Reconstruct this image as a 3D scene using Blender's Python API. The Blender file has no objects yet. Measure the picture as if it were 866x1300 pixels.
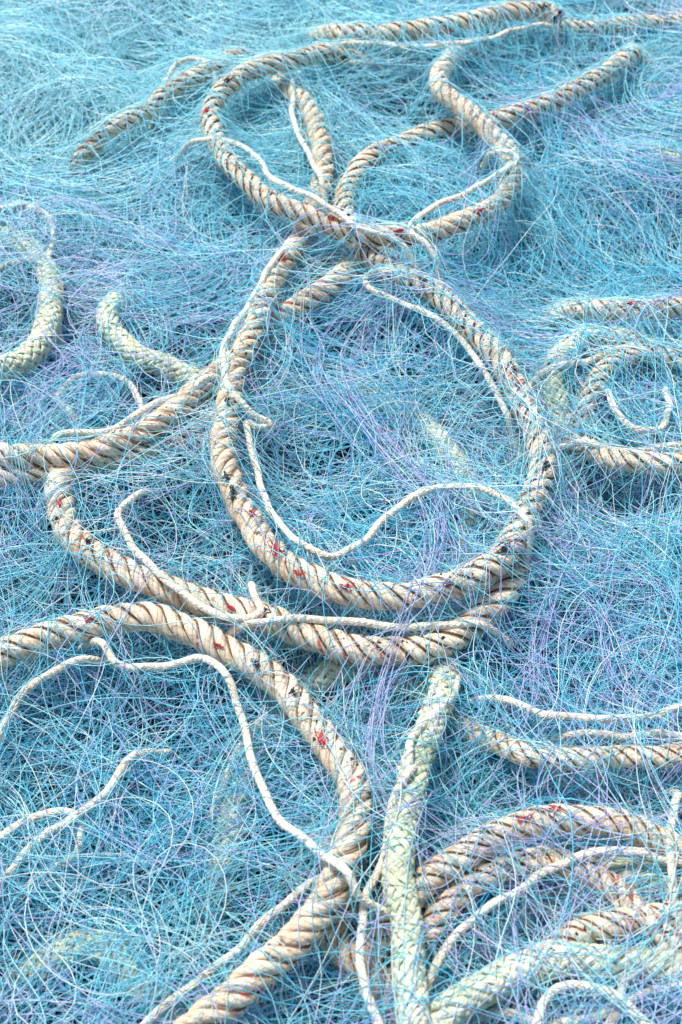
import bpy, math, numpy as np
from mathutils import Vector
rng = np.random.default_rng(11)
PI = math.pi

# ---------------------------------------------------------------- survey frame
F = 1700.0; PITCH = math.radians(50); DIST = 0.895
CAM = np.array([0, -DIST*math.cos(PITCH), DIST*math.sin(PITCH)])
FW = np.array([0, math.cos(PITCH), -math.sin(PITCH)])
UP = np.array([0, math.sin(PITCH), math.cos(PITCH)])
RT = np.array([1.0, 0, 0])
def G(px, py, z):
    """photo survey point -> world point on the level z of the pile"""
    d = FW + RT*(px-433)/F - UP*(py-650)/F
    t = (z-CAM[2])/d[2]
    return CAM + t*d

# ---------------------------------------------------------------- mesh helpers
class Acc:
    def __init__(s): s.v=[]; s.f=[]; s.uv=[]; s.n=0; s.mi=[]; s.col=[]
    def add(s, V, Fq, UV, mi=0, col=None):
        s.v.append(V); s.f.append(Fq+s.n); s.uv.append(UV); s.n+=len(V)
        s.mi.append(np.full(len(Fq), mi)); 
        if col is not None: s.col.append(col)
    def mesh(s, name, mats):
        V=np.concatenate(s.v); Fq=np.concatenate(s.f); UV=np.concatenate(s.uv); MI=np.concatenate(s.mi)
        me=bpy.data.meshes.new(name)
        me.vertices.add(len(V)); me.vertices.foreach_set('co', V.astype(np.float32).ravel())
        me.loops.add(len(Fq)*4); me.loops.foreach_set('vertex_index', Fq.astype(np.int32).ravel())
        me.polygons.add(len(Fq)); me.polygons.foreach_set('loop_start', np.arange(0,len(Fq)*4,4,dtype=np.int32))
        me.polygons.foreach_set('material_index', MI.astype(np.int32))
        me.polygons.foreach_set('use_smooth', np.ones(len(Fq),dtype=bool))
        me.update(calc_edges=True)
        l=me.uv_layers.new(name='UVMap'); l.data.foreach_set('uv', UV.astype(np.float32).ravel())
        if s.col:
            C=np.concatenate(s.col); a=me.attributes.new('col','FLOAT_COLOR','POINT')
            a.data.foreach_set('color', C.astype(np.float32).ravel())
        for m in mats: me.materials.append(m)
        return me

def tubes(P, N, B, rx, ry, sides, vlen):
    S,n,_=P.shape
    a=np.arange(sides)*2*PI/sides
    V=P[:,:,None,:]+N[:,:,None,:]*(rx[:,:,None]*np.cos(a))[...,None]+B[:,:,None,:]*(ry[:,:,None]*np.sin(a))[...,None]
    si,i,k=np.meshgrid(np.arange(S),np.arange(n-1),np.arange(sides),indexing='ij')
    k2=(k+1)%sides; base=si*n*sides
    Q=np.stack([base+i*sides+k, base+i*sides+k2, base+(i+1)*sides+k2, base+(i+1)*sides+k],-1).reshape(-1,4)
    v0=np.broadcast_to(vlen[:,:-1,None],k.shape); v1=np.broadcast_to(vlen[:,1:,None],k.shape)
    u0=k/sides; u1=(k+1)/sides
    UV=np.stack([np.stack([u0,v0],-1),np.stack([u1,v0],-1),np.stack([u1,v1],-1),np.stack([u0,v1],-1)],-2).reshape(-1,2)
    return V.reshape(-1,3),Q,UV

def nrm(a): return a/np.maximum(np.linalg.norm(a,axis=-1,keepdims=True),1e-9)
def simple_frames(P):
    T=nrm(np.gradient(P,axis=1))
    Z=np.zeros_like(T); Z[...,2]=1; Z[...,0]=0.03
    B=nrm(np.cross(T,Z)); N=np.cross(B,T)
    return T,N,B

def catmull(C, step):
    C=np.array(C,float); C=np.vstack([2*C[0]-C[1],C,2*C[-1]-C[-2]])
    out=[]
    for i in range(1,len(C)-2):
        p0,p1,p2,p3=C[i-1:i+3]; t=np.linspace(0,1,40,endpoint=False)[:,None]
        out.append(0.5*((2*p1)+(-p0+p2)*t+(2*p0-5*p1+4*p2-p3)*t**2+(-p0+3*p1-3*p2+p3)*t**3))
    out.append(C[-2][None]); P=np.vstack(out)
    d=np.r_[0,np.cumsum(np.linalg.norm(np.diff(P,axis=0),axis=1))]
    m=max(8,int(d[-1]/step)); s=np.linspace(0,d[-1],m)
    P=np.stack([np.interp(s,d,P[:,k]) for k in range(3)],1)
    for _ in range(6):
        P[1:-1]=0.5*P[1:-1]+0.25*(P[:-2]+P[2:])
    return P,s

def path(ctrl, z, step, wob, bury=0.045, keep_end=False):
    pts=[]
    for c in ctrl:
        zz=(c[2] if len(c)>2 else z)*0.01
        pts.append(G(c[0],c[1],zz))
    def inside(c): return -5<c[0]<871 and -5<c[1]<1305
    if inside(ctrl[0]):
        t=nrm(pts[0]-pts[1])*np.array([1,1,0]); pts=[pts[0]+t*bury*.9+np.array([rng.normal()*.006,0,-bury*.95]),pts[0]+t*bury*.45+np.array([0,0,-bury*.33])]+pts
    if inside(ctrl[-1]) and not keep_end:
        t=nrm(pts[-1]-pts[-2])*np.array([1,1,0]); pts=pts+[pts[-1]+t*bury*.45+np.array([0,0,-bury*.33]),pts[-1]+t*bury*.9+np.array([rng.normal()*.006,0,-bury*.95])]
    P,s=catmull(pts,step)
    for k,sc in ((0,1),(1,1),(2,0.8)):
        for w in (0.09,0.035):
            P[:,k]+=wob*sc*(w/0.09)*np.sin(s*2*PI/(w*rng.uniform(.8,1.2))+rng.uniform(0,6.28))
    return P,s

def laid_rope(P,s,R,acc,lay=5.0,fuzz=True):
    T=nrm(np.gradient(P,axis=0)); Z=np.tile([0.02,0.01,1.0],(len(P),1))
    B=nrm(np.cross(T,Z)); N=np.cross(B,T)
    ph0=rng.uniform(0,6.28)
    wv=0.22*np.sin(s*2*PI/0.13+rng.uniform(0,6))
    for j in range(4):
        th=ph0+j*2*PI/4+s*2*PI/(lay*R)+wv
        er=N*np.cos(th)[:,None]+B*np.sin(th)[:,None]
        tight=1+0.02*np.sin(s*2*PI/0.06+j)
        C=P+er*(0.55*R*tight)[:,None]
        TT=nrm(np.gradient(C,axis=0)); e2=nrm(er-TT*np.sum(er*TT,1,keepdims=True)); b=np.cross(TT,e2)
        r=R*(0.435+0.008*np.sin(s*2*PI/0.021+j*2)+0.006*np.sin(s*2*PI/0.0083+j))
        V,Q,UV=tubes(C[None],e2[None],b[None],(r*.98)[None],(r*1.0)[None],18,(s/R+j*37.3)[None])
        acc.add(V,Q,UV,0)
    rr=np.full(len(P),R*.35)
    V,Q,UV=tubes(P[None],N[None],B[None],rr[None],rr[None],8,(s/R)[None]); acc.add(V,Q,UV*0+np.array([.5,0]),0)
    if fuzz:
        m=int(s[-1]/0.0004); idx=rng.integers(2,len(P)-2,m); a=rng.uniform(0,6.28,m)
        er=N[idx]*np.cos(a)[:,None]+B[idx]*np.sin(a)[:,None]
        L=rng.uniform(0.002,0.011,m)*rng.uniform(.4,1,m); t=np.linspace(0,1,6)
        tg=T[idx]*rng.choice([-1,1],m)[:,None]
        side=nrm(rng.normal(size=(m,3)))
        Pt=P[idx][:,None]+er[:,None]*(R*0.93+ (L*0.35)[:,None]*t)[...,None]+tg[:,None]*((L[:,None]*t)[...,None])+side[:,None]*((L[:,None]*t**2*0.5)[...,None])
        _,n_,b_=simple_frames(Pt); rr=np.full((m,6),0.0001)
        V,Q,UV=tubes(Pt,n_,b_,rr,rr,3,np.zeros((m,6)))
        acc.add(V,Q,UV,1)

def braided(P,s,R,acc,NN=8,tan=0.85,wf=.92,oa=.11):
    T=nrm(np.gradient(P,axis=0)); Z=np.tile([0.02,0.01,1.0],(len(P),1))
    B=nrm(np.cross(T,Z)); N=np.cross(B,T)
    rr=np.full(len(P),R*0.8)
    V,Q,UV=tubes(P[None],N[None],B[None],rr[None],rr[None],20,(s/R)[None]); acc.add(V,Q,UV,1)
    k=tan/R
    for sg in (1,-1):
        for i in range(NN):
            th=2*PI*i/NN+sg*k*s
            er=N*np.cos(th)[:,None]+B*np.sin(th)[:,None]
            off=sg*oa*R*np.cos(NN*k*s)
            fl=1+0.05*np.sin(s*2*PI/0.05+i)+0.03*np.sin(s*2*PI/0.017+i*2.1)
            C=P+er*(0.87*R*fl+off)[:,None]
            TT=nrm(np.gradient(C,axis=0)); e2=nrm(er-TT*np.sum(er*TT,1,keepdims=True)); b=np.cross(TT,e2)
            hw=np.full(len(P),2*PI*R*math.cos(math.atan(tan))/NN*0.5*wf); ht=np.full(len(P),R*0.125)
            V,Q,UV=tubes(C[None],e2[None],b[None],ht[None],hw[None],10,(s/R+i*11.7)[None]); acc.add(V,Q,UV,0)
def cord(P,s,R,acc): braided(P,s,R,acc,NN=6,tan=0.6,wf=1.0,oa=.035)

# ---------------------------------------------------------------- materials
def new_mat(name):
    m=bpy.data.materials.new(name); m.use_nodes=True; nt=m.node_tree
    for n in list(nt.nodes): nt.nodes.remove(n)
    o=nt.nodes.new('ShaderNodeOutputMaterial'); b=nt.nodes.new('ShaderNodeBsdfPrincipled')
    nt.links.new(b.outputs[0],o.inputs[0]); return m,nt,b
class NB:
    def __init__(s,nt): s.nt=nt
    def n(s,t,**k):
        x=s.nt.nodes.new(t)
        for a,v in k.items(): setattr(x,a,v)
        return x
    def l(s,a,b): s.nt.links.new(a,b)
    def math(s,op,a,b=None,c=None,clamp=False):
        x=s.nt.nodes.new('ShaderNodeMath'); x.operation=op; x.use_clamp=clamp
        for i,v in enumerate((a,b,c)):
            if v is None: continue
            if isinstance(v,(int,float)): x.inputs[i].default_value=v
            else: s.l(v,x.inputs[i])
        return x.outputs[0]
    def mix(s,f,a,b,bt='MIX'):
        x=s.nt.nodes.new('ShaderNodeMix'); x.data_type='RGBA'; x.blend_type=bt
        for i,v in ((0,f),(6,a),(7,b)):
            if isinstance(v,(int,float)): x.inputs[i].default_value=v
            elif isinstance(v,tuple): x.inputs[i].default_value=(*v,1)
            else: s.l(v,x.inputs[i])
        return x.outputs[2]
    def ramp(s,f,lo,hi):
        x=s.nt.nodes.new('ShaderNodeMapRange'); x.interpolation_type='SMOOTHSTEP'
        s.l(f,x.inputs[0]); x.inputs[1].default_value=lo; x.inputs[2].default_value=hi
        return x.outputs[0]
    def noise(s,vec,scale,detail=3):
        x=s.nt.nodes.new('ShaderNodeTexNoise'); x.inputs['Scale'].default_value=scale; x.inputs['Detail'].default_value=detail
        if vec is not None: s.l(vec,x.inputs['Vector'])
        return x.outputs[0]

def rope_material(name, c_lo, c_hi, brown, yarns, twist, dark_amt, red_amt, green, crev_amt):
    m,nt,b=new_mat(name); q=NB(nt)
    uv=q.n('ShaderNodeUVMap',uv_map='UVMap'); sx=q.n('ShaderNodeSeparateXYZ'); q.l(uv.outputs[0],sx.inputs[0])
    u,v=sx.outputs[0],sx.outputs[1]
    geo=q.n('ShaderNodeNewGeometry'); pos=geo.outputs['Position']
    ph=q.math('MULTIPLY_ADD',v,twist,u)
    ys=q.math('MULTIPLY',ph,float(yarns))
    tri=q.math('PINGPONG',ys,0.5)
    yid=q.math('FLOOR',q.math('MODULO',q.math('ADD',ys,7000.0),float(yarns)))
    n1=q.noise(pos,55,4); n2=q.noise(pos,420,3); n3=q.noise(pos,14,2)
    col=q.mix(q.ramp(n1,0.3,0.7),c_lo,c_hi)
    wn=q.n('ShaderNodeTexWhiteNoise',noise_dimensions='1D'); q.l(yid,wn.inputs['W'])
    vb=q.math('MULTIPLY_ADD',wn.outputs[0],0.22,0.86)
    cb=q.n('ShaderNodeCombineColor'); [q.l(vb,cb.inputs[i]) for i in range(3)]
    col=q.mix(1.0,col,cb.outputs[0],'MULTIPLY')
    col=q.mix(q.math('MULTIPLY',q.ramp(n2,0.51,0.73),0.36),col,brown)
    if green>0: col=q.mix(q.math('MULTIPLY',q.ramp(n3,0.35,0.65),green),col,(0.46,0.56,0.38))
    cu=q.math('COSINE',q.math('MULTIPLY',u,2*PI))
    if dark_amt>0:
        wob=q.math('MULTIPLY',q.math('SUBTRACT',n1,0.5),0.05)
        du=q.math('ABSOLUTE',q.math('SUBTRACT',q.math('ADD',u,wob),0.165))
        line=q.math('SUBTRACT',1.0,q.ramp(du,.022,.046))
        keep=q.ramp(q.noise(pos,80,3),.18,.36)
        col=q.mix(q.math('MULTIPLY',q.math('MULTIPLY',line,keep),dark_amt),col,brown)
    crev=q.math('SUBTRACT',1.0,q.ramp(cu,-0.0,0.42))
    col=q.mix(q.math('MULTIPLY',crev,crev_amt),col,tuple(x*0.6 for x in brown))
    if red_amt>0:
        rz=q.ramp(q.noise(pos,30,1),0.53,0.58)
        rm=q.math('MULTIPLY',rz,q.math('SUBTRACT',1.0,q.ramp(q.math('ABSOLUTE',q.math('SUBTRACT',q.math('FRACT',q.math('ADD',ph,700.0)),0.5)),0.03,0.08)))
        rm=q.math('MULTIPLY',rm,q.ramp(q.noise(pos,300,3),0.38,0.52))
        col=q.mix(q.math('MULTIPLY',rm,.8),col,(0.48,0.06,0.07))
        bk=q.math('MULTIPLY',q.ramp(q.noise(pos,240,2),.63,.68),q.ramp(q.noise(pos,20,1),.48,.58))
        col=q.mix(bk,col,(0.03,0.025,0.03))
    gapc=q.math('SUBTRACT',1.0,q.ramp(tri,0.0,0.2))
    col=q.mix(q.math('MULTIPLY',gapc,0.3),col,brown)
    q.l(col,b.inputs['Base Color']); b.inputs['Roughness'].default_value=0.85
    b.inputs['Specular IOR Level'].default_value=0.2
    h=q.math('ADD',q.math('SQRT',q.math('MULTIPLY',tri,2.0)),q.math('MULTIPLY',q.noise(pos,900,3),1.0))
    bp=q.n('ShaderNodeBump'); bp.inputs['Strength'].default_value=0.75; bp.inputs['Distance'].default_value=0.0005
    q.l(h,bp.inputs['Height']); q.l(bp.outputs[0],b.inputs['Normal'])
    return m
BROWN=(0.12,0.058,0.030)
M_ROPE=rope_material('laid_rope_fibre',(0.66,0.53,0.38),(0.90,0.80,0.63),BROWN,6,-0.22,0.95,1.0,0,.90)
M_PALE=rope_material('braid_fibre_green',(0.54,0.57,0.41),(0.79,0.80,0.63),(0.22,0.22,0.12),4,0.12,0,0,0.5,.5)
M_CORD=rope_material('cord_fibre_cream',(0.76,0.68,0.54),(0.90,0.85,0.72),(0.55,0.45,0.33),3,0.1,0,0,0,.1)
def plain(name,c,rough=0.7):
    m,nt,b=new_mat(name); q=NB(nt); g=q.n('ShaderNodeNewGeometry')
    n=q.noise(g.outputs['Position'],300,2)
    q.l(q.mix(n,tuple(x*0.7 for x in c),tuple(min(1,x*1.25) for x in c)),b.inputs['Base Color']); b.inputs['Roughness'].default_value=rough
    return m
M_FUZZ=plain('loose_fibre',(0.74,0.64,0.50)); M_CORE=plain('braid_core',(0.15,0.16,0.10)); M_CORC=plain('cord_core',(0.58,0.50,0.38))
M_RED=plain('red_thread',(0.48,0.02,0.04)); M_BLACK=plain('black_tar',(0.015,0.014,0.016),0.6)
M_NET,nt,b=new_mat('net_monofilament'); q=NB(nt)
at=q.n('ShaderNodeAttribute',attribute_name='col'); q.l(at.outputs['Color'],b.inputs['Base Color'])
b.inputs['Roughness'].default_value=0.32; b.inputs['Specular IOR Level'].default_value=0.45
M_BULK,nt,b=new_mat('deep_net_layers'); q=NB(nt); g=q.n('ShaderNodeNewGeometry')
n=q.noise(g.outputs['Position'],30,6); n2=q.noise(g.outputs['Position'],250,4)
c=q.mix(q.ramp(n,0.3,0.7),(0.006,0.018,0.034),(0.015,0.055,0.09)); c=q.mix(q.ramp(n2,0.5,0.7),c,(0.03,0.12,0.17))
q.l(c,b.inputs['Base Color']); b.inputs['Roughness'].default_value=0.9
M_GR,nt,b=new_mat('quay_ground'); q=NB(nt); g=q.n('ShaderNodeNewGeometry')
n=q.noise(g.outputs['Position'],20,8); q.l(q.mix(n,(0.06,0.06,0.06),(0.2,0.19,0.18)),b.inputs['Base Color']); b.inputs['Roughness'].default_value=0.95

col=bpy.context.scene.collection
def put(name,me,label=None,cat=None,group=None,parent=None,kind=None):
    o=bpy.data.objects.new(name,me); col.objects.link(o)
    if label: o['label']=label
    if cat: o['category']=cat
    if group: o['group']=group
    if kind: o['kind']=kind
    if parent: o.parent=parent
    return o

# ---------------------------------------------------------------- ropes
RR=0.0089
HEAVY=[
 (1.0,1.6,[(395,46,-1),(430,42,1.2),(480,42,1.8),(540,36,2.2),(600,25,2.5),(650,15,2.6),(690,13,2.6),(707,22,2.5)],'beige laid rope end lying over the blue net'),
 (0.98,2.8,[(600,62,0),(575,72,1.6),(558,92,2.4),(564,118),(592,142),(622,166),(646,196),(651,228),(625,262),(578,286),(520,299),(460,297),(405,280),(352,258),(308,226),(280,190),(268,158),(278,120),(312,94),(360,78),(410,70,1.8),(450,75,0)],'beige laid rope curled into an oval loop'),
 (1.02,0.6,[(345,95,-.2),(372,118,.7),(396,150,.9),(410,190,.8),(405,240,.4),(385,295,.4),(358,335,1.2),(338,375,1.8),(315,430,2),(294,490,2.2),(284,545,2.2),(290,605,2.2),(312,655,2.3),(350,705,2.4),(410,742,2.5),(480,756,2.6),(550,752,2.6),(615,722,2.5),(660,672,2.3),(684,610,2.1),(683,560,2),(662,505,2),(628,450,2),(585,400,2),(535,362,1.8),(485,338,1.2),(448,300,.3),(438,260,.1),(446,225,-.1),(480,195,-.2),(530,174,-.6),(590,160,-.4),(640,150,.5),(700,130,1.2),(755,100,1.3),(800,72,1)],'beige laid rope with red flecks coiled in a wide ring'),
 (1.05,0.4,[(470,325,-1),(440,345,0.2),(400,375,.3),(352,410,.1),(312,447,-.1),(258,490,.3),(210,530,.8),(160,560,1.1),(100,578,1.2),(40,580,1.2),(-40,575,1)],'beige laid rope crossing beneath the coil'),
 (1.08,0.8,[(250,560,-1.4),(190,585,-.9),(130,588,-.5),(86,600,.2),(72,630,.7),(88,672,.9),(128,708,.9),(180,738,.9),(240,757,.9),(310,777,.9),(380,803,1),(450,822,1),(520,826,1),(575,812,.9),(622,772,.7),(652,725,.4),(672,660,0)],'beige laid rope bend resting on tangled net'),
 (1.06,1.2,[(-60,868),(0,838),(60,806),(120,788),(185,786),(250,803),(318,842),(372,888),(414,938,1.4),(444,995,1.6),(450,1050,1.6),(432,1110,1.4),(398,1165,1.1),(352,1215,.9),(300,1262,.9),(240,1310,.9),(190,1350)],'thick beige laid rope snaking across the net'),
 (0.8,0.4,[(-40,608),(20,605),(70,600),(120,585),(170,575),(225,560,-.5),(290,520,-1.5)],'worn beige rope beside a thicker rope'),
 (0.9,1.6,[(118,185,.2),(150,160,1.5),(185,138),(215,118),(245,98),(270,84,1.4),(300,72,0)],'faded beige rope poking out of the net'),
 (0.9,1.5,[(735,392,.1),(770,394,1.2),(820,393,1.6),(866,388,1.6),(930,380,1.5)],'weathered brown striped rope half buried in net'),
 (0.9,1.3,[(740,568,-.4),(780,580,.8),(830,590,1.4),(880,586,1.4),(940,575,1.3)],'beige rope emerging from blue net'),
 (0.78,.7,[(615,935,-.6),(670,955,.6),(730,966,.8),(800,962,.8),(866,955,.8),(930,945,.8)],'slim beige rope under loose net strands'),
 (0.95,1.1,[(490,1180,-1),(535,1128,.8),(580,1088,1.1),(640,1055,1.3),(700,1042,1.3),(770,1044,1),(830,1060,.9),(900,1100,.8)],'beige laid rope half hidden by net'),
 (0.88,.3,[(535,1200,-.8),(575,1145,.2),(630,1105,.4),(700,1092,.3),(770,1120,.2),(830,1180,.1),(900,1215,0)],'beige rope sweeping beneath a thicker rope'),
 (0.75,.3,[(640,20,-.8),(720,34,.3),(800,30,.5),(866,26,.5),(940,20,.4)],'pale rope faintly showing through net'),
 (0.9,-1.0,[(420,1085,-1.2),(440,1140,-1),(420,1190,-1),(470,1240,-1.2)],'short bend of beige rope under net'),
 (0.85,.1,[(640,1270,-1),(700,1205,0),(790,1170,.2),(900,1150,.2)],'faded rope under a jumble of strands'),
 (0.84,.7,[(738,535,-.6),(752,490,.4),(785,458,.8),(830,450,.9),(900,470,.8)],'faded beige rope bend at the net edge'),
]
PALE=[
 (.82,1.2,[(566,850,-.6),(556,890,.8),(543,935,1.3),(524,985,1.6),(511,1050,1.8),(508,1115,1.8),(514,1180,1.8),(522,1245,1.7),(533,1330,1.7)],'greenish white braided rope standing out of net'),
 (.84,1.0,[(545,1330,1),(568,1285,1.1),(615,1250,1.1),(680,1228,.8),(750,1220,.3),(820,1222,-.1),(900,1240,-.4)],'pale green braided rope bending through net'),
 (0.9,0.6,[(-50,488,.6),(0,470,.8),(35,450,.8),(60,415,.6),(66,375,.2),(52,335,-.5),(20,305,-1),(-30,295,-1.2)],'pale green braided rope curving out of net'),
 (0.82,.2,[(150,385,-1),(138,400,.1),(146,425,.4),(175,450,.2),(210,466,-.4),(250,485,-.8)],'short pale green braided rope bend in net'),
 (0.78,.7,[(712,530,-.6),(700,490,.3),(706,456,.7),(738,434,.8),(780,430,.7),(820,440,.1),(850,470,-.8)],'weathered greenish braided rope hooped over net'),
 (0.85,-1.9,[(350,915,-2.3),(320,960,-1.9),(298,1010,-1.8),(288,1070,-2.2)],'pale braided rope glimpsed through net'),
 (1.1,-.9,[(735,1125,-1.6),(780,1112,-.9),(830,1120,-.8),(890,1140,-.9)],'thick pale braided rope glimpsed under net'),
 (0.8,-2.,[(540,540,-2.3),(580,590,-2.),(600,650,-2.),(590,710,-2.4)],'greenish rope sunk deep inside the net'),
 (0.8,-2.2,[(70,1215,-2.6),(110,1198,-2.2),(150,1215,-2.1),(180,1250,-2.5)],'pale rope bend sunk in net'),
 (0.85,-.7,[(820,190,-1.2),(850,205,-.6),(890,230,-.6)],'pale rope end showing in net'),
 (0.8,-3.,[(370,520,-3.2),(420,505,-3.),(480,510,-3.),(530,530,-3.4)],'greenish rope sunk deep under strands'),
 (0.85,-1.3,[(420,855,-1.6),(470,850,-1.3),(530,868,-1.4),(560,900,-1.8)],'pale rope crossing under laid rope'),
]
CORDS=[
 (2.9,[(254,178,2.9),(285,176,3.5),(318,196,3.4),(345,222,3.7),(385,248,4.1),(430,268,4.2),(462,292,4.1),(500,306,3.9)]),
 (1.8,[(372,105,1.7),(370,140,1.5),(382,175,2),(395,205,1.9),(408,228,1.9)]),
 (3.6,[(640,192,4.1),(658,202,3.9),(630,222,3.8),(595,245,3.5),(560,258,3.2),(530,275,3.5),(520,297,4.1),(540,312,3.9)]),
 (2.4,[(356,325,2.2),(322,372,2.6),(298,415,2.6),(284,455,2.8),(290,490,3.1),(318,522,2.4),(345,541,1.6),(330,546,1.6),(314,538,1.8),(318,570,1.6),(330,612,1.6),(352,662,2.2),(385,692,2.4),(425,704,2.0),(468,684,1.6),(500,648,1.5),(540,622,1.5),(590,618,1.6),(632,627,2.0),(662,655,3.3)]),
 (3.0,[(520,352,2.6),(490,346,2.8),(465,352,2.2),(468,366,2.0),(510,382,1.6),(560,410,1.6),(610,462,1.4),(640,520,1.2)]),
 (2.0,[(172,628,.9),(152,655,1.5),(168,690,1.9),(205,732,2.2),(250,768,2.3),(295,782,2.3),(330,776,2.2),(322,755,2)]),
 (1.8,[(320,790,2.1),(380,786,2.0),(450,790,2.1),(530,796,2.1),(600,792,1.8)]),
 (1.6,[(128,820,1.4),(150,842,1.4),(200,844,1.3),(250,838,1.5),(290,860,2.3),(308,905,1.4),(314,955,1.2),(335,1005,1.2),(368,1048,1.4),(405,1085,2.2),(440,1108,3.0)]),
 (0.8,[(-20,985),(8,920),(45,868),(92,838,1.2)]),
 (1.5,[(515,984,2.7),(498,1020,2),(490,1085,1.5),(462,1145,1.3),(456,1210,1.3),(472,1270,1.4),(500,1330,1.4)]),
 (1.5,[(576,872,.8),(568,890,1.6),(545,915,2.1),(524,940,2.4),(520,965,2.5)]),
 (0.1,[(162,968,.4),(130,1008,.2),(95,1035,-.1),(50,1070,-.3),(10,1110,-.5),(-30,1130)]),
 (-.5,[(-20,1075),(30,1045),(75,1032),(100,1048),(95,1085,-.9),(55,1110,-1.3)]),
 (0.9,[(640,888,.6),(700,906),(770,914),(830,906),(900,890)]),
 (1.5,[(772,498,1),(782,526),(806,544),(838,542,1.4),(852,520,1.2),(846,500,.6)]),
 (1.3,[(680,1330),(688,1275),(725,1252),(780,1262),(840,1310)]),
 (1.2,[(540,1260,.8),(556,1210),(600,1170),(660,1130),(700,1100),(780,1082),(860,1090),(920,1100)]),
 (1.2,[(857,1020,.6),(853,1060),(853,1100),(858,1170,.5)]),
 (1.0,[(90,548),(140,545),(185,520),(235,498),(262,480)]),
 (2.1,[(408,58,1.4),(470,55),(530,60),(600,52),(690,32,2.1)]),
 (0.1,[(-20,350),(30,330),(70,345),(75,400)]),
 (0.0,[(180,1310),(230,1262),(280,1220),(360,1150),(420,1110)]),
 (0.0,[(90,525),(72,500),(110,476),(160,486),(185,530)]),
 (0.2,[(0,265),(40,262),(70,290),(60,330)]),
 (1.6,[(205,118,1.4),(225,78),(262,78),(270,95,1.4)]),
 (.1,[(760,1310),(820,1262),(900,1250)]),
 (0.5,[(330,70),(370,66),(420,80),(470,78,.5)]),
 (-.7,[(280,1000,-.9),(300,960),(330,920,-.9)]),
 (1.2,[(700,470),(745,455),(800,440)]),
 (0.2,[(735,930),(790,938),(840,930),(900,935)]),
 (1.0,[(745,560),(790,572),(840,570),(900,560)]),
 (.2,[(640,1290),(700,1300),(760,1285),(800,1240),(860,1200)]),
]
X0,Y0,CELL=-0.8,-0.7,0.002; NX,NY=800,900
H=np.full((NX,NY),-1.0)
def raster(P,R):
    k=int(R/CELL)+1
    for p in P[::2]:
        ix=int((p[0]-X0)/CELL); iy=int((p[1]-Y0)/CELL)
        if ix<k or iy<k or ix>=NX-k-1 or iy>=NY-k-1: continue
        xs=np.arange(ix-k,ix+k+1); ys=np.arange(iy-k,iy+k+1)
        dx=(X0+(xs+.5)*CELL-p[0])[:,None]; dy=(Y0+(ys+.5)*CELL-p[1])[None]
        d2=dx**2+dy**2
        hh=np.where(d2<=(R*1.05)**2,p[2]+np.sqrt(np.maximum(R*R-d2,0)),-1.0)
        sl=H[ix-k:ix+k+1,iy-k:iy+k+1]; np.maximum(sl,hh,out=sl)
heavy_paths=[]
for hi,(w,z,ct,lab) in enumerate(HEAVY):
    R=RR*w; P,s=path(ct,z,R*0.2,0.0012,keep_end=(hi==0))
    a=Acc(); laid_rope(P,s,R,a)
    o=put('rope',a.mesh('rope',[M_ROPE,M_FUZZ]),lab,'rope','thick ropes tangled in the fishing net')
    heavy_paths.append((P,R,o)); raster(P,R)
for w,z,ct,lab in PALE:
    R=0.0098*w; P,s=path(ct,z,R*0.10,0.0012)
    a=Acc(); braided(P,s,R,a)
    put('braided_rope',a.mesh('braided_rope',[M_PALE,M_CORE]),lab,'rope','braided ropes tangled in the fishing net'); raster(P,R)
for z,ct in CORDS:
    R=0.0023; P,s=path(ct,z,R*0.32,0.0012,bury=.028)
    a=Acc(); cord(P,s,R,a)
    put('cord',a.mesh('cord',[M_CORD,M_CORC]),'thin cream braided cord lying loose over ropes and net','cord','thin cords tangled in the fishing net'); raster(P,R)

def tuft(px,py,mat,name,size,n=14):
    best=None
    for P,R,o in heavy_paths:
        d=P-CAM; f=d@FW; sx=433+F*d[:,0]/f; sy=650-F*(d@UP)/f
        e=(sx-px)**2+(sy-py)**2; i=int(np.argmin(e))
        sc=e[i]-P[i,2]*9000
        if best is None or sc<best[0]: best=(sc,P,R,o,i)
    _,P,R,o,i=best
    i=min(max(i,3),len(P)-4)
    tg=nrm(P[i+3]-P[i-3]); 
    dirv=nrm(CAM-P[i]); upv=nrm(np.array([0,0,1.0])+0.9*dirv+rng.normal(size=3)*0.3); upv=nrm(upv-tg*(upv@tg)); sd=np.cross(tg,upv)
    t=np.linspace(0,1,14); Pt=np.zeros((n,14,3))
    for k in range(n):
        a=(np.sin(t*rng.uniform(2,5)+rng.uniform(0,6))*rng.normal()+t*rng.normal())*size*.55
        ang=(np.cos(t*rng.uniform(2,5)+rng.uniform(0,6))*rng.normal()*.5+rng.normal()*.25)*size*.55/R
        rad_=R*(1.0+.04*rng.random())+np.abs(rng.normal())*size*.3*t**2
        Pt[k]=P[i]+tg*a[:,None]+(upv*np.cos(ang)[:,None]+sd*np.sin(ang)[:,None])*rad_[:,None]
    _,n_,b_=simple_frames(Pt); rr=np.full((n,14),0.00036)*(1.1-t*0.6)
    V,Q,UV=tubes(Pt,n_,b_,rr,rr,5,np.zeros((n,14))); a=Acc(); a.add(V,Q,UV,0)
    put(name,a.mesh(name,[mat]),parent=o)
for px,py,sz in [(367,690,.007),(410,950,.0055),(420,1090,.005),(665,1052,.005),(365,345,.005),(650,502,.004),(300,768,.0032),(505,300,.005),(290,815,.0032),(118,800,.0035),(327,662,.0032),(655,560,.003),(445,742,.0036),(380,740,.003),(345,262,.003),(700,1035,.0035),(800,390,.0035),(270,150,.0035),(430,272,.003),(355,335,.003),(600,260,.003),(640,590,.003),(560,745,.003),(90,650,.003),(195,130,.0035)]:
    tuft(px,py,M_RED,'red_thread',sz,13)
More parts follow.
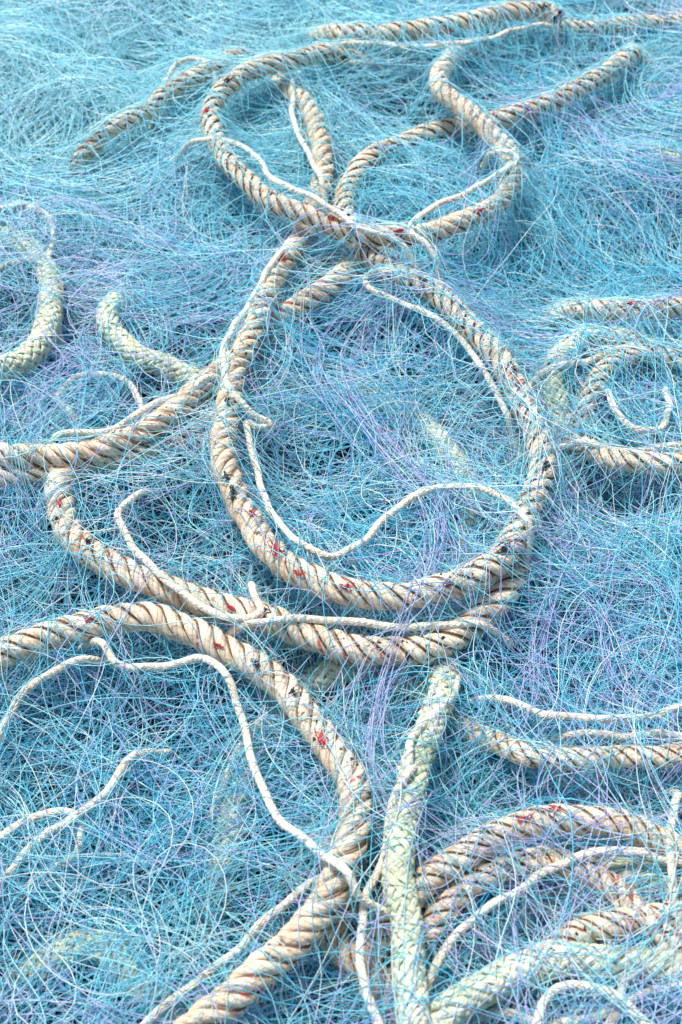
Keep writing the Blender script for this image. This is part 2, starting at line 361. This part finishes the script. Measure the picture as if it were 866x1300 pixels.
for px,py,sz in [(313,632,.006),(617,425,.0055),(640,712,.005),(303,612,.005),(690,15,.006),(425,92,.0045),(650,480,.004),(585,400,.0035),(295,232,.0035),(388,880,.004),(340,775,.004),(120,690,.0035),(645,208,.004),(276,98,.005),(330,850,.0035),(545,360,.004),(290,520,.0035),(680,600,.0035)]:
    tuft(px,py,M_BLACK,'tar_fleck',sz,12)

# ---------------------------------------------------------------- net
Hs=H.copy()
for _ in range(2):
    Hs=np.maximum.reduce([Hs,np.roll(Hs,1,0)-.001,np.roll(Hs,-1,0)-.001,np.roll(Hs,1,1)-.001,np.roll(Hs,-1,1)-.001])
# the heap keeps low beside ropes that lie exposed on top of it
Hc=np.where(H>.009,H,-1.0)
for _ in range(4):
    Hc=np.maximum.reduce([Hc,np.roll(Hc,1,0),np.roll(Hc,-1,0),np.roll(Hc,1,1),np.roll(Hc,-1,1),np.roll(Hc,-1,1)])
for _ in range(4): Hc=np.maximum(Hc,np.roll(Hc,-1,1))
def look(M,x,y):
    ix=np.clip(((x-X0)/CELL).astype(int),0,NX-1); iy=np.clip(((y-Y0)/CELL).astype(int),0,NY-1)
    return M[ix,iy]
kx=[(nrm(rng.normal(size=2))*f,rng.uniform(0,6.28),a) for f,a in ((11,.6),(14,.6),(24,.8),(28,.8),(45,.8),(52,.8),(85,.5),(95,.5))]
HOL=[(40,680,60),(250,370,60),(450,430,60),(780,290,70),(500,120,45),(240,650,35),(410,860,30),(700,350,45),(150,250,50),(620,1000,38),(50,1010,40),(480,1130,32),(110,400,30),(780,620,40),(650,820,36),(200,930,34),(380,600,34),(640,190,30),(330,160,30),(800,1000,26),(700,1170,30),(120,1130,30),(760,80,40),(180,60,40),(60,160,40),(800,770,36),(15,560,26),(300,1150,28),(560,520,30),(470,60,26)]
HW=[(G(a,b,0)[:2],r/1900.0*(1+(650-b)/1900)) for a,b,r in HOL]
def hollow(x,y):
    r=0
    for c,w in HW: r=r+np.exp(-((x-c[0])**2+((y-c[1])*0.8)**2)/(2*(w*.7)**2))
    return np.minimum(r,1.2)
def field(x,y):
    r=0
    wx=x+.012*np.sin(y*40); wy=y+.012*np.sin(x*37)
    for k,p,a in kx: r=r+a*np.sin(k[0]*wx+k[1]*wy+p)
    return r/2.3-2.4*hollow(x,y)
def halfw(y): return 0.30+0.24*(y+0.34)

def walk(S,n,L,kap,wig,start,th0,lw=1.0):
    t=np.linspace(0,1,n)[None]
    ds=(L/(n-1))[:,None]; s=t*L[:,None]
    k0=rng.normal(size=(S,1))*kap
    th=th0[:,None]+k0*s
    for wl,am in ((0.34,1.1*lw),(0.17,.42*lw),(0.07,.08*wig)):
        th=th+am*rng.normal(size=(S,1))*np.sin(s*2*PI/(wl*rng.uniform(.7,1.4,(S,1)))+rng.uniform(0,6.28,(S,1)))
    x=np.cumsum(np.cos(th)*ds,1); y=np.cumsum(np.sin(th)*ds,1)
    m=n//2; x=x-x[:,m:m+1]+start[:,0:1]; y=y-y[:,m:m+1]+start[:,1:2]
    return x,y,s
def starts(S,hol=.9):
    y=rng.uniform(-0.46,0.82,S*4); x=rng.uniform(-1,1,S*4)*halfw(y)*1.12
    acc=rng.random(S*4)<(1-hol*np.minimum(hollow(x,y),1))*np.clip(.60+.5*field(x*1.7+3,y*1.7),.10,1)
    i=np.nonzero(acc)[0]
    if len(i)<S: i=np.concatenate([i,rng.integers(0,S*4,S-len(i))])
    i=i[:S]; return np.stack([x[i],y[i]],1)
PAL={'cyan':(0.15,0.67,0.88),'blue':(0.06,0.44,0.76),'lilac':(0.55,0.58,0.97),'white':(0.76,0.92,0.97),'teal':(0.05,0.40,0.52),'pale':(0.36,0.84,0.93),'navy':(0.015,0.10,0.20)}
pk=list(PAL); pc=np.array([PAL[k] for k in pk])
def overp(x,y,base,rim=.5):
    xm=x.mean(1); ym=y.mean(1)
    e=np.clip((np.abs(xm+.03)-.10)/.10,0,1); low=np.clip((-0.10-ym)/.1,0,1)*np.clip((xm-.06)/.05,0,1)
    return rng.random(len(xm))<base+(rim-base)*np.maximum(e,low)
def finish(x,y,s,zb,zamp,over,colw,rad,acc,ci=None,n_s=3):
    S,n=x.shape
    z=zb[:,None]+0.013*field(x,y)
    for wl,a in ((0.22,.9),(0.10,.3)):
        z=z+zamp*a*rng.normal(size=(S,1))*np.sin(s*2*PI/(wl*rng.uniform(.7,1.4,(S,1)))+rng.uniform(0,6.28,(S,1)))
    hh=look(Hs,x,y)+0.0006+rng.uniform(0,.0015,(S,1))
    cap=look(Hc,x,y); cap=np.where(cap>-.2,np.maximum(cap-0.012,-.010),9.)
    z=np.where(over[:,None],z,np.minimum(z,cap+rng.uniform(-.004,.004,(S,1))))
    for _ in range(3): z[:,1:-1]=0.34*z[:,1:-1]+0.33*(z[:,:-2]+z[:,2:])
    zz=np.where(over[:,None],np.maximum(z,hh),z)
    for _ in range(6):
        zz[:,1:-1]=0.34*zz[:,1:-1]+0.33*(zz[:,:-2]+zz[:,2:])
        zz=np.where(over[:,None],np.maximum(zz,hh),zz)
    P=np.stack([x,y,zz],-1)
    _,N,B=simple_frames(P)
    rr=np.broadcast_to((rad*(1+.4*np.clip(y.mean(1)-.05,0,.6)))[:,None],(S,n))
    V,Q,UV=tubes(P,N,B,rr,rr,n_s,s)
    if ci is None: ci=rng.choice(len(pk),S,p=colw)
    c=pc[ci]*rng.uniform(.75,1.08,(S,1))
    bl=np.clip((y.mean(1)-0.14)*2.6,0,1)*np.clip(0.6-x.mean(1)*2.4,0,1)*(zb>-.03)
    c=c*(1-bl[:,None]*.6)+np.array([0.46,0.89,0.95])*bl[:,None]*.6
    c=np.clip(c,0,.97); C=np.concatenate([c,np.ones((S,1))],1)
    C=np.repeat(C,n*n_s,0)
    acc.add(V,Q,UV,0,C)
def W(**k):
    w=np.array([k.get(a,0) for a in pk],float); return w/w.sum()
def rad(S,a=.00019,b=.00032): return rng.uniform(a,b,S)
A=Acc(); Bc=Acc()
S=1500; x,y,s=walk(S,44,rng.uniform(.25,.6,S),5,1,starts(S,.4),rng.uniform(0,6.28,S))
finish(x,y,s,rng.uniform(-.055,-.030,S),.007,np.zeros(S,bool),W(cyan=1,blue=5,teal=3,navy=3.5,lilac=.3),rad(S,.00024,.00042),A)  # bottom layer: shade inside the heap is put into the darker strand colours
S=1800; x,y,s=walk(S,64,rng.uniform(.3,.85,S),6,.8,starts(S),rng.uniform(0,6.28,S))
finish(x,y,s,rng.uniform(-.036,-.010,S),.012,np.zeros(S,bool),W(cyan=9,blue=3.5,teal=1,pale=3,lilac=.8,white=.3),rad(S),A)
S=1350; x,y,s=walk(S,76,rng.uniform(.35,1.0,S),6,.7,starts(S),rng.uniform(0,6.28,S))
finish(x,y,s,rng.uniform(-.014,.007,S),.013,overp(x,y,.16,.36),W(cyan=7,blue=.8,pale=7,lilac=1.2,white=2.8),rad(S,.00020,.00034),A)
S=1300; x,y,s=walk(S,68,rng.uniform(.14,.5,S),26,.7,starts(S),rng.uniform(0,6.28,S))
finish(x,y,s,rng.uniform(-.024,.005,S),.012,overp(x,y,.09,.28),W(cyan=7,blue=1.2,pale=6,white=2,lilac=.8),rad(S),A)
def bundles(nb,per,zlo,zhi,spread,over_p,colw,acc,L=(.35,.9),region=None,rim=.34):
    for _ in range(nb):
        m=int(per*rng.uniform(.5,1.6)); n=66
        st=starts(1)
        if region is not None: st=np.array([[rng.uniform(region[0],region[1]),rng.uniform(region[2],region[3])]])
        Lb=rng.uniform(*L)
        gx,gy,gs=walk(1,n,np.array([Lb]),5,.5,st,rng.uniform(0,6.28,1))
        T=np.stack([np.gradient(gx[0]),np.gradient(gy[0])],1); T=T/np.linalg.norm(T,axis=1,keepdims=True); Nn=np.stack([-T[:,1],T[:,0]],1)
        o=rng.normal(size=(m,1))*spread; g2=rng.normal(size=(m,1))*spread*1.1
        tt=np.linspace(0,1,n)[None]
        off=o+g2*np.sin(tt*PI*rng.uniform(.8,3.0,(m,1))+rng.uniform(0,6.28,(m,1)))+rng.normal(size=(m,1))*.002*np.sin(tt*PI*rng.uniform(4,8,(m,1))+rng.uniform(0,6,(m,1)))+rng.normal(size=(m,1))*spread*1.5*(tt-.5)
        fan=1+rng.uniform(-1,2.2)*(tt-.5)+rng.uniform(0,2)*(tt-.5)**2
        off=off*fan
        sl=rng.uniform(-.08,.08,(m,1))
        x=gx+Nn[:,0][None]*off+T[:,0][None]*sl; y=gy+Nn[:,1][None]*off+T[:,1][None]*sl
        ci0=rng.choice(len(pk),p=colw); ci=np.where(rng.random(m)<.6,ci0,rng.choice(len(pk),m,p=colw))
        ov=overp(x,y,over_p,rim) if over_p>0 else np.zeros(m,bool)
        finish(x,y,np.broadcast_to(gs,(m,n)),rng.uniform(zlo,zhi)+rng.normal(size=m)*.004,.006,ov,None,rad(m,.00020,.00034),acc,ci=ci)
bundles(80,28,-.030,-.004,.010,0.0,W(cyan=8,blue=3,pale=4,teal=.3,white=1),A)
bundles(54,20,-.010,.009,.007,.18,W(cyan=7,pale=7,blue=.5,white=2.5),A)
bundles(6,30,-.010,.006,.03,.2,W(cyan=5,pale=6,white=2),A,region=(-.42,-.05,.30,.80),rim=.3)
bundles(6,18,-.010,.006,.012,.4,W(cyan=5,pale=5,white=2),A,region=(.12,.24,-.10,.25))
bundles(36,12,-.012,.008,.008,.34,W(lilac=3,white=.6),Bc)
S=400; x,y,s=walk(S,70,rng.uniform(.3,.9,S),6,.8,starts(S),rng.uniform(0,6.28,S))
finish(x,y,s,rng.uniform(-.012,.010,S),.013,overp(x,y,.26,.38),W(lilac=4,white=1.5),rad(S,.00021,.00036),Bc)
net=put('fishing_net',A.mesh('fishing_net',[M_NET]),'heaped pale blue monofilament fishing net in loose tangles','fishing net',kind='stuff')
put('lilac_netting',Bc.mesh('lilac_netting',[M_NET]),'loose lilac monofilament strands',parent=net)
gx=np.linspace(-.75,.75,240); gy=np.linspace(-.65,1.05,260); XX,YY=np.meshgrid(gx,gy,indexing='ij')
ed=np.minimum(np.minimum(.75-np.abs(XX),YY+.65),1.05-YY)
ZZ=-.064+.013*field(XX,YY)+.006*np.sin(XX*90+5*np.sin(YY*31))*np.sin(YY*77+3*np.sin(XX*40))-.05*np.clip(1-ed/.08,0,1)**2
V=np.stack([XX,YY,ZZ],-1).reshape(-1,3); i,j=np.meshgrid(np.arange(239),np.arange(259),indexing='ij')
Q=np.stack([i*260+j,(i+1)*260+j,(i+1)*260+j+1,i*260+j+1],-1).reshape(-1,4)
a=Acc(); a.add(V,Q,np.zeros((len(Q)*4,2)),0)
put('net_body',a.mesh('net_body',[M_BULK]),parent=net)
a=Acc(); g=3.0; a.add(np.array([[-g,-g,-.17],[g,-g,-.17],[g,g,-.17],[-g,g,-.17]]),np.array([[0,1,2,3]]),np.zeros((4,2)),0)
put('ground',a.mesh('ground',[M_GR]),'grey concrete quay under the heaped net','ground',kind='structure')

# ---------------------------------------------------------------- camera, light
cd=bpy.data.cameras.new('camera'); cam=bpy.data.objects.new('camera',cd); col.objects.link(cam)
cam.location=CAM; cam.rotation_euler=(math.radians(40),0,0)
cd.sensor_fit='VERTICAL'; cd.sensor_height=36; cd.lens=F/1300*36; cd.clip_start=.01; cd.clip_end=50
cd.dof.use_dof=True; cd.dof.focus_distance=.88; cd.dof.aperture_fstop=12
bpy.context.scene.camera=cam
w=bpy.data.worlds.new('World'); bpy.context.scene.world=w; w.use_nodes=True; nt=w.node_tree
sk=nt.nodes.new('ShaderNodeTexSky'); sk.sky_type='NISHITA'; sk.sun_disc=False
EL,AZ=math.radians(62),math.radians(-35)
sk.sun_elevation=EL; sk.sun_rotation=AZ; sk.dust_density=3.0; sk.ozone_density=1
bg=nt.nodes['Background']; nt.links.new(sk.outputs[0],bg.inputs[0]); bg.inputs[1].default_value=.15
sd=bpy.data.lights.new('sun','SUN'); sd.energy=5.0; sd.angle=math.radians(12); sd.color=(1,.97,.92)
so=bpy.data.objects.new('sun',sd); col.objects.link(so)
dv=Vector((math.sin(AZ)*math.cos(EL),math.cos(AZ)*math.cos(EL),math.sin(EL)))
so.rotation_euler=dv.to_track_quat('Z','Y').to_euler(); so.location=dv*3
sc=bpy.context.scene; sc.view_settings.view_transform='Standard'; sc.view_settings.look='None'; sc.view_settings.exposure=0
